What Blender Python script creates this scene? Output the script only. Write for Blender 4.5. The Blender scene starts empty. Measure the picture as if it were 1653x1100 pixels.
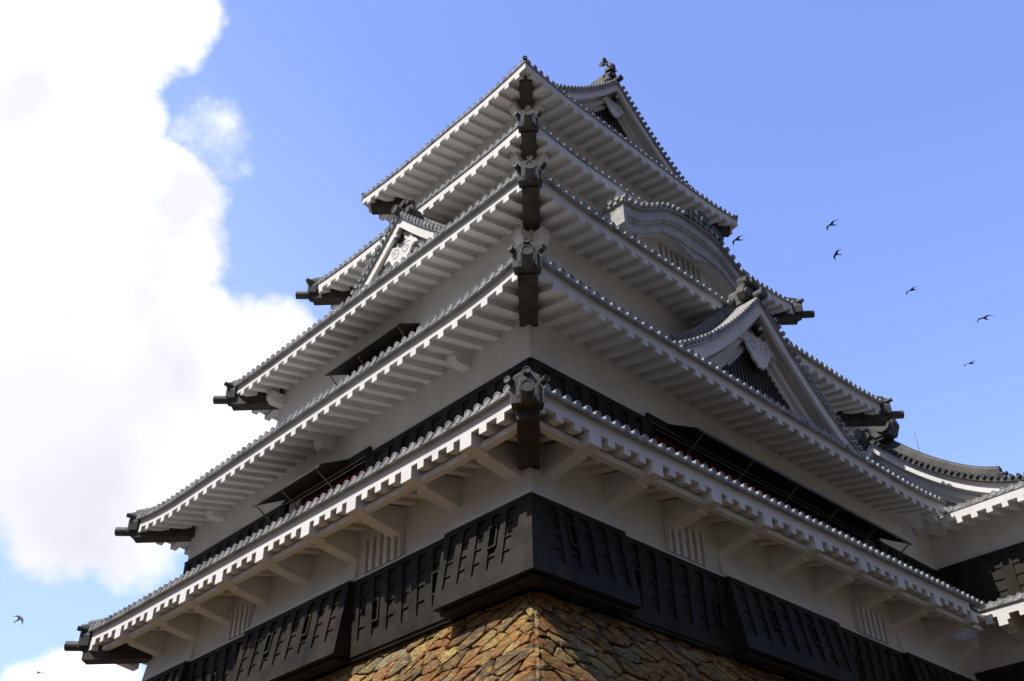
import bpy, bmesh, math, random
import numpy as np
from mathutils import Vector, Matrix
random.seed(7); rng = np.random.RandomState(7)
scn = bpy.context.scene
COL = scn.collection

# ------------------------------------------------------------------ camera
F_PX, YAW, PITCH, ROLL = 1714.33155, 0.800259310, 0.612168347, -0.0197158961
cam_d = bpy.data.cameras.new("Camera"); cam = bpy.data.objects.new("Camera", cam_d); COL.objects.link(cam)
dv = Vector((math.cos(PITCH)*math.cos(YAW), math.cos(PITCH)*math.sin(YAW), math.sin(PITCH)))
rv = dv.cross(Vector((0, 0, 1))).normalized(); uv = rv.cross(dv)
cr, sr = math.cos(ROLL), math.sin(ROLL)
R_ = cr*rv + sr*uv; U_ = -sr*rv + cr*uv
cam.matrix_world = Matrix(((R_.x, U_.x, -dv.x, -25.4368), (R_.y, U_.y, -dv.y, -23.8323), (R_.z, U_.z, -dv.z, -6.8184), (0, 0, 0, 1)))
cam_d.sensor_fit = 'HORIZONTAL'; cam_d.sensor_width = 36; cam_d.lens = 36*F_PX/1653
cam_d.clip_end = 3000; cam_d.clip_start = .1
scn.camera = cam
scn.render.resolution_x, scn.render.resolution_y = 1024, 681
scn.view_settings.view_transform = 'Standard'; scn.view_settings.look = 'None'
scn.view_settings.exposure = 0.25; scn.view_settings.gamma = 1

# ------------------------------------------------------------------ sun and sky
SUN = Vector((-0.585, 0.09, 0.80)).normalized()
sd = bpy.data.lights.new("sun_lamp", 'SUN'); sd.energy = 4.8; sd.angle = math.radians(.6); sd.color = (1, .955, .88)
so = bpy.data.objects.new("sun_lamp", sd); COL.objects.link(so)
so.rotation_euler = SUN.to_track_quat('Z', 'Y').to_euler(); so.location = (-30, 5, 60)
W = bpy.data.worlds.new("World"); scn.world = W; W.use_nodes = True
wt = W.node_tree; wt.nodes.clear()
def wn(t, **k):
    n = wt.nodes.new(t)
    for a, b in k.items(): setattr(n, a, b)
    return n
wl = wt.links.new
sky = wn('ShaderNodeTexSky', sky_type='NISHITA', sun_disc=False)
sky.sun_elevation = math.asin(SUN.z); sky.sun_rotation = math.atan2(SUN.x, SUN.y)
sky.air_density = 1.0; sky.dust_density = .6; sky.ozone_density = 2.2
hs = wn('ShaderNodeMix', data_type='RGBA', blend_type='MULTIPLY'); hs.inputs[0].default_value = 1
tc = wn('ShaderNodeTexCoord')
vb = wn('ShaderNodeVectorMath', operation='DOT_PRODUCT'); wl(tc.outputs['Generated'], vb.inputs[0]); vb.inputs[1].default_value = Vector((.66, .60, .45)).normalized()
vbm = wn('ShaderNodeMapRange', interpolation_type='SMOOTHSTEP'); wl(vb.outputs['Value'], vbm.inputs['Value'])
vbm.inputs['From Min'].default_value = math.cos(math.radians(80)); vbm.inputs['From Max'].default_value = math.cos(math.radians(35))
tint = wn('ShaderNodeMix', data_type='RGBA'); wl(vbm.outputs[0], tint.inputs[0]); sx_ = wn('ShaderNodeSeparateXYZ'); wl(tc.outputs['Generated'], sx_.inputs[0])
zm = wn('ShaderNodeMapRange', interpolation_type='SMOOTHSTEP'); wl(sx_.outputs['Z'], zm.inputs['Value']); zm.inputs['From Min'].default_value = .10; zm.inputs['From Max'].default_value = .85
tA = wn('ShaderNodeMix', data_type='RGBA'); wl(zm.outputs[0], tA.inputs[0]); tA.inputs['A'].default_value = (.26, .205, .17, 1); tA.inputs['B'].default_value = (1.95, 1.78, 1.98, 1)  # unseen side of the sky: dimmed and warmed low, raised overhead, to shape wall light
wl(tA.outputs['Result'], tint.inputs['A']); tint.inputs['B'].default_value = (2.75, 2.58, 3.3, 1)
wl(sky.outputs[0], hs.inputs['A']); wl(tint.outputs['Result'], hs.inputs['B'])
# clouds: cumulus puffs placed by world direction, edges broken up by noise
nz = wn('ShaderNodeTexNoise'); nz.inputs['Scale'].default_value = 9; nz.inputs['Detail'].default_value = 7; nz.inputs['Roughness'].default_value = .55
wl(tc.outputs['Generated'], nz.inputs['Vector'])
sb = wn('ShaderNodeVectorMath', operation='SUBTRACT'); wl(nz.outputs['Color'], sb.inputs[0]); sb.inputs[1].default_value = (.5, .5, .5)
sc_ = wn('ShaderNodeVectorMath', operation='SCALE'); wl(sb.outputs[0], sc_.inputs[0]); sc_.inputs['Scale'].default_value = .085
ad = wn('ShaderNodeVectorMath', operation='ADD'); wl(tc.outputs['Generated'], ad.inputs[0]); wl(sc_.outputs[0], ad.inputs[1])
nm = wn('ShaderNodeVectorMath', operation='NORMALIZE'); wl(ad.outputs[0], nm.inputs[0])
PUFFS = []   # direction, radius deg, softness deg, weight
for (d_, r, s, w) in [
    ((0.0794, 0.6708, 0.7373), 8.05, 0.67, 1.00 ),
    ((0.1759, 0.6371, 0.7504), 3.24, 0.62, 1.00 ),
    ((0.2086, 0.6235, 0.7535), 1.71, 0.51, 0.95 ),
    ((0.1639, 0.7055, 0.6895), 4.22, 0.70, 1.00 ),
    ((0.1779, 0.7619, 0.6228), 5.22, 0.85, 1.00 ),
    ((0.2316, 0.7307, 0.6422), 2.89, 0.72, 1.00 ),
    ((0.2669, 0.7150, 0.6461), 2.49, 0.59, 1.00 ),
    ((0.2874, 0.7474, 0.5990), 3.09, 0.65, 1.00 ),
    ((0.2402, 0.7934, 0.5593), 5.17, 0.86, 1.00 ),
    ((0.3447, 0.7543, 0.5587), 2.24, 0.66, 1.00 ),
    ((0.3918, 0.7311, 0.5585), 1.88, 0.48, 1.00 ),
    ((0.3509, 0.7838, 0.5123), 3.56, 0.89, 1.00 ),
    ((0.2865, 0.8228, 0.4907), 4.91, 0.87, 1.00 ),
    ((0.3900, 0.7646, 0.5132), 2.70, 0.75, 1.00 ),
    ((0.2944, 0.8498, 0.4373), 4.28, 2.00, 0.90 ),
    ((0.3664, 0.8205, 0.4387), 3.22, 1.47, 0.92 ),
    ((0.3616, 0.8421, 0.4001), 1.74, 1.30, 0.70 ),
    ((0.2730, 0.6612, 0.6988), 1.82, 1.76, 0.50 ),
    ((0.3575, 0.8929, 0.2737), 1.43, 0.50, 1.00 ),
    ((0.3450, 0.9010, 0.2630), 1.64, 0.49, 1.00 ),
    ((0.3700, 0.8844, 0.2845), 0.72, 0.56, 0.60)]:
    PUFFS.append((Vector(d_).normalized(), r, s, w))
cur = None
for (d_, r, s, w) in PUFFS:
    dt = wn('ShaderNodeVectorMath', operation='DOT_PRODUCT'); wl(nm.outputs[0], dt.inputs[0]); dt.inputs[1].default_value = d_
    mr = wn('ShaderNodeMapRange', interpolation_type='SMOOTHSTEP'); wl(dt.outputs['Value'], mr.inputs['Value'])
    mr.inputs['From Min'].default_value = math.cos(math.radians(r+1.7)); mr.inputs['From Max'].default_value = math.cos(math.radians(max(.05, r-1.7)))
    mr.inputs['To Min'].default_value = 0; mr.inputs['To Max'].default_value = w
    if cur is None: cur = mr.outputs[0]
    else:
        m = wn('ShaderNodeMath', operation='MAXIMUM'); wl(cur, m.inputs[0]); wl(mr.outputs[0], m.inputs[1]); cur = m.outputs[0]
nf = wn('ShaderNodeTexNoise'); nf.inputs['Scale'].default_value = 22; nf.inputs['Detail'].default_value = 10; nf.inputs['Roughness'].default_value = .62; wl(tc.outputs['Generated'], nf.inputs['Vector'])
na = wn('ShaderNodeMath', operation='MULTIPLY_ADD'); wl(nf.outputs['Fac'], na.inputs[0]); na.inputs[1].default_value = .95; na.inputs[2].default_value = -.475
ns = wn('ShaderNodeMath', operation='ADD'); wl(cur, ns.inputs[0]); wl(na.outputs[0], ns.inputs[1])
nr = wn('ShaderNodeMapRange', interpolation_type='SMOOTHSTEP'); wl(ns.outputs[0], nr.inputs['Value']); nr.inputs['From Min'].default_value = .22; nr.inputs['From Max'].default_value = .84
cur = nr.outputs[0]
nz2 = wn('ShaderNodeTexNoise'); nz2.inputs['Scale'].default_value = 5; nz2.inputs['Detail'].default_value = 4
wl(tc.outputs['Generated'], nz2.inputs['Vector'])
crp = wn('ShaderNodeValToRGB'); wl(nz2.outputs['Fac'], crp.inputs[0])
crp.color_ramp.elements[0].position = .33; crp.color_ramp.elements[0].color = (8.2, 8.3, 9.0, 1)
crp.color_ramp.elements[1].position = .6; crp.color_ramp.elements[1].color = (15, 15, 15.2, 1)
# faint thin haze low in the sky (wide soft veil on the cloud side)
vd = wn('ShaderNodeVectorMath', operation='DOT_PRODUCT'); wl(tc.outputs['Generated'], vd.inputs[0]); vd.inputs[1].default_value = Vector((.22, .93, .30)).normalized()
vm = wn('ShaderNodeMapRange', interpolation_type='SMOOTHSTEP'); wl(vd.outputs['Value'], vm.inputs['Value'])
vm.inputs['From Min'].default_value = math.cos(math.radians(38)); vm.inputs['From Max'].default_value = math.cos(math.radians(4)); vm.inputs['To Max'].default_value = .5
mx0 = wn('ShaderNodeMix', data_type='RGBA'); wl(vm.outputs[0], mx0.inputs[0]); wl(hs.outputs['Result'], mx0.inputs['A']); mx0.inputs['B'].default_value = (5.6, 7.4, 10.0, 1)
gd = wn('ShaderNodeVectorMath', operation='DOT_PRODUCT'); wl(nm.outputs[0], gd.inputs[0]); gd.inputs[1].default_value = Vector((.26, .84, .45)).normalized()
gm = wn('ShaderNodeMapRange', interpolation_type='SMOOTHSTEP'); wl(gd.outputs['Value'], gm.inputs['Value']); gm.inputs['From Min'].default_value = math.cos(math.radians(11)); gm.inputs['From Max'].default_value = math.cos(math.radians(2)); gm.inputs['To Max'].default_value = .8
gx = wn('ShaderNodeMix', data_type='RGBA'); wl(gm.outputs[0], gx.inputs[0]); wl(crp.outputs[0], gx.inputs['A']); gx.inputs['B'].default_value = (6.9, 6.8, 7.8, 1)
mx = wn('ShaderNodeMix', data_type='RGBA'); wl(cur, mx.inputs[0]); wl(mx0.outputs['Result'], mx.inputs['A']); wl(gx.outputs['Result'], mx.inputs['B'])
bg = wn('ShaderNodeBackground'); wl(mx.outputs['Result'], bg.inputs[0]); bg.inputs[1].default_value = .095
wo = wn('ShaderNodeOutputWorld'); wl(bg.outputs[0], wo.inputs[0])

# ------------------------------------------------------------------ materials
def mat(name, col, rough=.8, var=.12, scale=3., bump=.0, bscale=40., spec=.3, col2=None, speck=None, stain=None):
    m = bpy.data.materials.new(name); m.use_nodes = True; t = m.node_tree; b = t.nodes['Principled BSDF']
    b.inputs['Roughness'].default_value = rough; b.inputs['Specular IOR Level'].default_value = spec
    n = t.nodes.new('ShaderNodeTexNoise'); n.inputs['Scale'].default_value = scale; n.inputs['Detail'].default_value = 8; n.inputs['Roughness'].default_value = .6
    tcn = t.nodes.new('ShaderNodeTexCoord'); t.links.new(tcn.outputs['Object'], n.inputs['Vector'])
    r = t.nodes.new('ShaderNodeValToRGB'); t.links.new(n.outputs['Fac'], r.inputs[0])
    c2 = col2 or tuple(c*(1-var*2) for c in col)
    r.color_ramp.elements[0].position = .3; r.color_ramp.elements[0].color = (*c2, 1)
    r.color_ramp.elements[1].position = .62; r.color_ramp.elements[1].color = (*[min(1, c*(1+var)) for c in col], 1)
    out = r.outputs[0]
    if stain:   # long vertical weather streaks
        mp = t.nodes.new('ShaderNodeMapping'); mp.inputs['Scale'].default_value = (5, 5, .5); t.links.new(tcn.outputs['Object'], mp.inputs[0])
        n3 = t.nodes.new('ShaderNodeTexNoise'); n3.inputs['Scale'].default_value = 1.6; n3.inputs['Detail'].default_value = 5; t.links.new(mp.outputs[0], n3.inputs[0])
        r3 = t.nodes.new('ShaderNodeValToRGB'); t.links.new(n3.outputs['Fac'], r3.inputs[0]); r3.color_ramp.elements[0].position = .52; r3.color_ramp.elements[1].position = .72
        mm = t.nodes.new('ShaderNodeMix'); mm.data_type = 'RGBA'; t.links.new(out, mm.inputs['A']); mm.inputs['B'].default_value = (*stain, 1)
        mu = t.nodes.new('ShaderNodeMath'); mu.operation = 'MULTIPLY'; t.links.new(r3.outputs[0], mu.inputs[0]); mu.inputs[1].default_value = .22
        t.links.new(mu.outputs[0], mm.inputs[0]); out = mm.outputs['Result']
    if speck:
        n2 = t.nodes.new('ShaderNodeTexNoise'); n2.inputs['Scale'].default_value = speck[1]; n2.inputs['Detail'].default_value = 3; t.links.new(tcn.outputs['Object'], n2.inputs['Vector'])
        r2 = t.nodes.new('ShaderNodeValToRGB'); t.links.new(n2.outputs['Fac'], r2.inputs[0]); r2.color_ramp.elements[0].position = speck[2]; r2.color_ramp.elements[1].position = speck[2]+.05
        mm = t.nodes.new('ShaderNodeMix'); mm.data_type = 'RGBA'; t.links.new(r2.outputs[0], mm.inputs[0]); t.links.new(out, mm.inputs['A']); mm.inputs['B'].default_value = (*speck[0], 1)
        out = mm.outputs['Result']
    t.links.new(out, b.inputs['Base Color'])
    if bump:
        nb = t.nodes.new('ShaderNodeTexNoise'); nb.inputs['Scale'].default_value = bscale; nb.inputs['Detail'].default_value = 6; t.links.new(tcn.outputs['Object'], nb.inputs['Vector'])
        bp = t.nodes.new('ShaderNodeBump'); bp.inputs['Strength'].default_value = bump; bp.inputs['Distance'].default_value = .02
        t.links.new(nb.outputs['Fac'], bp.inputs['Height']); t.links.new(bp.outputs[0], b.inputs['Normal'])
    return m
M = {
 'plaster': mat('plaster', (.70, .68, .645), .85, .05, 1.2, .15, 18, .15, stain=(.55, .52, .47)),
 'plaster_old': mat('plaster_old', (.42, .42, .40), .85, .14, 2.5, .3, 14, .15, stain=(.16, .155, .14)),
 'board': mat('board', (.025, .0205, .0145), .65, .3, 1.5, .35, 25, .15, speck=((.09, .08, .065), 16, .70)),
 'board_line': mat('board_line', (.012, .010, .008), .8, .2, 4),
 'tile': mat('tile', (.28, .28, .265), .42, .25, 2.2, .3, 22, .5, speck=((.42, .41, .36), 11, .70)),
 'tile_dark': mat('tile_dark', (.065, .063, .056), .6, .3, 2.0, .4, 20, .35, speck=((.27, .26, .22), 9, .69)),
 'beam': mat('beam', (.045, .036, .026), .6, .3, 3, .3, 30, .35),
 'shut': mat('shutter_wood', (.018, .014, .010), .7, .3, 3, .2, 20, .2),
 'rod': mat('rod_wood', (.12, .095, .06), .7, .2, 6),
 'red': mat('red_board', (.24, .010, .006), .6, .25, 5),
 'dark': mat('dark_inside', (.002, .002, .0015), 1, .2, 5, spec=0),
 'recess': mat('recess', (.30, .29, .27), .9, .1, 3),
 'bird': mat('feather', (.10, .09, .095), .8, .2, 6),
 'steel': mat('steel', (.3, .3, .3), .4, .1, 6),
}
def stone_mat():
    m = bpy.data.materials.new('stone'); m.use_nodes = True; t = m.node_tree; b = t.nodes['Principled BSDF']; b.inputs['Roughness'].default_value = .75; b.inputs['Specular IOR Level'].default_value = .3
    at = t.nodes.new('ShaderNodeAttribute'); at.attribute_name = 'stone_tint'
    tcn = t.nodes.new('ShaderNodeTexCoord')
    def noise(s, d, vec=None, ro=.6):
        n = t.nodes.new('ShaderNodeTexNoise'); n.inputs['Scale'].default_value = s; n.inputs['Detail'].default_value = d; n.inputs['Roughness'].default_value = ro; t.links.new(vec or tcn.outputs['Object'], n.inputs['Vector']); return n
    def ramp(src, a, c, lo=(0, 0, 0), hi=(1, 1, 1)):
        r = t.nodes.new('ShaderNodeValToRGB'); t.links.new(src, r.inputs[0]); r.color_ramp.elements[0].position = a; r.color_ramp.elements[1].position = c
        r.color_ramp.elements[0].color = (*lo, 1); r.color_ramp.elements[1].color = (*hi, 1); return r
    def mix(f, a, bcol, k=1, bt='MIX'):
        x = t.nodes.new('ShaderNodeMix'); x.data_type = 'RGBA'; x.blend_type = bt
        mu = t.nodes.new('ShaderNodeMath'); mu.operation = 'MULTIPLY'; t.links.new(f, mu.inputs[0]); mu.inputs[1].default_value = k; t.links.new(mu.outputs[0], x.inputs[0])
        t.links.new(a, x.inputs['A'])
        if isinstance(bcol, tuple): x.inputs['B'].default_value = (*bcol, 1)
        else: t.links.new(bcol, x.inputs['B'])
        return x.outputs['Result']
    mp = t.nodes.new('ShaderNodeMapping'); mp.inputs['Rotation'].default_value = (.5, -.5, .0); mp.inputs['Scale'].default_value = (1, 1, 3.0); t.links.new(tcn.outputs['Object'], mp.inputs[0])
    c = at.outputs['Color']
    rust = ramp(noise(1.6, 6).outputs['Fac'], .50, .62); c = mix(rust.outputs[0], c, (.30, .095, .016), .75)
    och = ramp(noise(2.7, 6, mp.outputs[0]).outputs['Fac'], .48, .68); c = mix(och.outputs[0], c, (.50, .33, .085), .7)
    dk = ramp(noise(7, 8, mp.outputs[0], .7).outputs['Fac'], .47, .60); c = mix(dk.outputs[0], c, (.045, .028, .014), .8)
    wh = ramp(noise(4.5, 8, mp.outputs[0], .75).outputs['Fac'], .60, .70); c = mix(wh.outputs[0], c, (.56, .49, .32), .7)
    t.links.new(c, b.inputs['Base Color'])
    nb = noise(9, 10, mp.outputs[0], .7); bp = t.nodes.new('ShaderNodeBump'); bp.inputs['Strength'].default_value = 1.0; bp.inputs['Distance'].default_value = .06
    t.links.new(nb.outputs['Fac'], bp.inputs['Height']); t.links.new(bp.outputs[0], b.inputs['Normal'])
    return m
M['stone'] = stone_mat()
M['ground'] = mat('ground', (.045, .036, .024), .95, .15, .4, .4, 8)

# ------------------------------------------------------------------ mesh builder
class MB:
    def __init__(s): s.v = []; s.f = []
    def add(s, vs, fs):
        o = len(s.v); s.v += [tuple(map(float, p)) for p in vs]; s.f += [tuple(i+o for i in f) for f in fs]; return s
    def hexa(s, p):   # 4 bottom (ccw), 4 top
        return s.add(p, [(3, 2, 1, 0), (4, 5, 6, 7), (0, 1, 5, 4), (1, 2, 6, 5), (2, 3, 7, 6), (3, 0, 4, 7)])
    def grid(s, rows, close=False):
        n = len(rows[0]); fs = []
        for i in range(len(rows)-1):
            for j in range(n if close else n-1):
                k = (j+1) % n; fs.append((i*n+j, i*n+k, (i+1)*n+k, (i+1)*n+j))
        return s.add([p for r in rows for p in r], fs)
    def sweep(s, rings):   # closed rings with caps
        n = len(rings[0]); s.grid(rings, True); o = len(s.v)-n*len(rings)
        s.f.append(tuple(o+i for i in range(n-1, -1, -1))); s.f.append(tuple(o+n*(len(rings)-1)+i for i in range(n))); return s
    def cyl(s, a, b, r, r2=None, n=12):
        a = Vector(a); b = Vector(b); r2 = r if r2 is None else r2; d = (b-a).normalized()
        u = d.orthogonal().normalized(); w = d.cross(u)
        ring = lambda c, q: [c+u*math.cos(6.2832*i/n)*q+w*math.sin(6.2832*i/n)*q for i in range(n)]
        return s.sweep([ring(a, r), ring(b, r2)])
    def tile_end(s, a, d, r, L, n=12):   # round tile end with raised rim, a = face centre, d = outward direction
        a = Vector(a); d = Vector(d).normalized(); u = d.orthogonal().normalized(); w = d.cross(u)
        ring = lambda c, q: [c+u*math.cos(6.2832*i/n)*q+w*math.sin(6.2832*i/n)*q for i in range(n)]
        return s.sweep([ring(a-d*L, r), ring(a, r), ring(a, r*.76), ring(a-d*.014, r*.72)])
    def build(s, name, m, parent=None, smooth=False, bevel=0, **props):
        me = bpy.data.meshes.new(name); me.from_pydata(s.v, [], s.f)
        bm = bmesh.new(); bm.from_mesh(me); bmesh.ops.recalc_face_normals(bm, faces=bm.faces); bm.to_mesh(me); bm.free()
        me.materials.append(M[m] if isinstance(m, str) else m)
        if smooth:
            for p in me.polygons: p.use_smooth = True
            if hasattr(me, 'set_sharp_from_angle'): me.set_sharp_from_angle(angle=math.radians(40))
        o = bpy.data.objects.new(name, me); COL.objects.link(o); o.parent = parent
        if bevel:
            b = o.modifiers.new('bevel', 'BEVEL'); b.width = bevel; b.segments = 2; b.limit_method = 'ANGLE'
        for k, v in props.items(): o[k] = v
        return o
def empty(name, loc, label, cat, group=None):
    o = bpy.data.objects.new(name, None); COL.objects.link(o); o.location = loc; o['label'] = label; o['category'] = cat
    if group: o['group'] = group
    return o
def part_at(o, root):   # keep world coordinates when the root is moved off the origin
    o.matrix_parent_inverse = Matrix.Translation(root.location).inverted()

# ------------------------------------------------------------------ castle keep
keep = empty('castle_keep', (0, 0, 0), 'tall five-roofed white and black castle keep with grey tiled roofs', 'castle')
turret = empty('turret', (0, 0, 0), 'lower white turret joined to the right side of the tall keep', 'turret')

class Side:
    """one eave side: P(s along, d inward, z)."""
    def __init__(q, k, x0, x1, y0, y1, za, zb, lift, smin=0, smax=None):
        q.k = k; q.x0, q.x1, q.y0, q.y1 = x0, x1, y0, y1
        q.L = (x1-x0) if k in 'RB' else (y1-y0)
        q.za, q.zb, q.lift = za, zb, lift
        q.smin = smin; q.smax = q.L if smax is None else smax
        q.liftb = lift
    def P(q, s, d, z):
        k = q.k
        return (q.x0+s, q.y0+d, z) if k == 'R' else (q.x0+d, q.y0+s, z) if k == 'L' else (q.x0+s, q.y1-d, z) if k == 'B' else (q.x1-d, q.y0+s, z)
    def z(q, s):
        g = lambda t: max(0, 1-max(t, -.3)/3.2)**2
        return q.za+(q.zb-q.za)*s/q.L-q.lift*(1-g(s)-g(q.L-s))
    @property
    def out(q): return {'R': Vector((0, -1, 0)), 'L': Vector((-1, 0, 0)), 'B': Vector((0, 1, 0)), 'F': Vector((1, 0, 0))}[q.k]
    @property
    def along(q): return Vector((1, 0, 0)) if q.k in 'RB' else Vector((0, 1, 0))

RAFTER_BUDGET = [100]
rest_rafters = MB(); rest_tiles = MB(); TILE_BUDGET = {'R': 50, 'L': 50}
TS, RS = .325, .57
def eave(roofobj, sd_, overhang, rise, Dfun, Droof, fas_end=None, tile_end=None, own=False, rfirst=.45, rest=None, tilt=.22, eo=0.0, skip=()):
    """fascia, soffit, rafters, tile edge and tile surface of one side"""
    L = sd_.L; smin, smax = sd_.smin, sd_.smax
    fe = smax if fas_end is None else fas_end; te = smax if tile_end is None else tile_end
    N = max(8, int(L/.5)); ss = [smin+(smax-smin)*i/N for i in range(N+1)]
    cl = lambda s, d: max(d if smin == 0 else -99, min(L-d if smax == L else 99, s))
    # fascia
    f = MB(); rows = []
    for s in [smin+(fe-smin)*i/N for i in range(N+1)]:
        z = sd_.z(s); rows.append([sd_.P(cl(s, 0), 0, z), sd_.P(cl(s, .12), .12, z), sd_.P(cl(s, .12), .12, z+.33), sd_.P(cl(s, 0), 0, z+.33)])
    f.sweep(rows); f.build('fascia', 'plaster', roofobj)
    # soffit board
    f = MB(); rows = []
    dd = [.06, overhang*.5, overhang+.15]
    for s in ss: rows.append([sd_.P(cl(s, d), d, sd_.z(cl(s, d))+.012+tilt*d) for d in dd]+[sd_.P(cl(s, d), d, sd_.z(cl(s, d))+.09+tilt*d) for d in dd[::-1]])
    f.sweep(rows); f.build('soffit', 'plaster', roofobj)
    # rafters
    if skip:
        ps = [skip[0]-RS*k for k in (3, 2, 1)]
        for a_, b_ in zip(skip, skip[1:]): ps += [a_+(b_-a_)*k/4 for k in (1, 2, 3)]
        ps += [skip[-1]+RS*k for k in range(1, 6)]; ps = [p for p in ps if smin+.3 < p < min(smax, fe)-.1]
    else:
        ps = []; s = smin+rfirst
        while s < min(smax, fe+(1.2 if own else 0))-.3: ps.append(s); s += RS
    for s in ps:
        de = min(overhang+.05, (s if smin == 0 else 99), (L-s if smax == L else 99))
        if de > .25 and not any(abs(s-b) < .30 for b in skip):
            z = sd_.z(s)+random.uniform(-.006, .004); w = .115+random.uniform(-.006, .006); w2 = .13; a, b = -.003, de; h = .18
            P = sd_.P
            hx = [P(s-w, a, z-h), P(s+w, a, z-h), P(s+w, b, z-h+tilt*b), P(s-w, b, z-h+tilt*b),
                  P(s-w, a, z+.03), P(s+w, a, z+.03), P(s+w2, b, z+.03+tilt*b), P(s-w2, b, z+.03+tilt*b)]
            tgt = None
            if own: MB().hexa(hx).build('rafter', 'plaster', roofobj)
            elif sd_.k in 'RL' and RAFTER_BUDGET[0] > 0: 
                RAFTER_BUDGET[0] -= 1; MB().hexa(hx).build('rafter', 'plaster', roofobj)
            else: (rest if rest is not None else rest_rafters).hexa(hx)
    # wavy edge of pan tiles
    f = MB(); n = int((te-smin)/TS*6); rows = []
    for i in range(n+1):
        s = smin+(te-smin)*i/n; c = .032*math.cos(2*math.pi*(s-smin-TS/2)/TS); z = sd_.z(s)
        rows.append([sd_.P(cl(s, .10), .10, z+.335), sd_.P(cl(s, .0), .0, z+.335+c*.3), sd_.P(cl(s, -.125+eo), -.125+eo, z+.335+c), sd_.P(cl(s, -.125+eo), -.125+eo, z+.395+c*.6), sd_.P(cl(s, .10), .10, z+.44)])
    f.sweep(rows); f.build('tile_edge', 'tile', roofobj)
    rows = [[sd_.P(cl(s, d), d, sd_.z(s)+h) for d, h in ((-.137+eo, .293), (-.137+eo, .325), (.06, .328), (.06, .295))] for s in [smin+(te-smin)*i/N for i in range(N+1)]]
    MB().sweep(rows).build('eave_board', 'tile', roofobj)
    # tile surface with its rolls
    f = MB(); e = MB()
    s = smin+TS/2; nseg = 5
    def D(s):
        d = Dfun(s) if Dfun else Droof
        if smin == 0: d = min(d, max(s, 0)) if s < 90 else d
        if smax == L: d = min(d, max(L-s, 0))
        return d
    NS = max(8, int((te-smin)/TS)); rows = []
    for i in range(NS+1):
        s = smin+(te-smin)*i/NS; D_ = D(s) if 0 < i < NS else .02
        rows.append([sd_.P(s, (-.10+eo)+(D_+.10-eo)*j/nseg, sd_.z(s)+.37+rise(max(0, D_*j/nseg))) for j in range(nseg+1)])
    f.grid(rows)
    s = smin+TS/2
    while s < te-.05:
        D_ = D(s); rows = []
        for j in range(nseg+1):
            d = (-.12+eo)+(D_+.12-eo)*j/nseg; z = sd_.z(s)+.38+rise(max(0, d))
            rows.append([sd_.P(s+.088*math.cos(a), d, z+.10*math.sin(a)) for a in (0, .55, 1.1, 1.57, 2.04, 2.6, 3.1416)])
        f.grid(rows)
        c = Vector(sd_.P(s+random.uniform(-.006, .006), -.148+eo+random.uniform(-.008, .008), sd_.z(s)+.415+random.uniform(-.006, .006)))
        if own: MB().tile_end(c, sd_.out, .10, .14).build('tile_end', 'tile', roofobj, smooth=True)
        elif sd_.k in 'RL' and TILE_BUDGET.get(sd_.k, 0) > 0: TILE_BUDGET[sd_.k] -= 1; MB().tile_end(c, sd_.out, .10, .14).build('tile_end', 'tile', roofobj, smooth=True)
        else: rest_tiles.tile_end(c, sd_.out, .10, .14)
        s += TS
    f.build('tile_slope', 'tile', roofobj, smooth=True)

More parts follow.
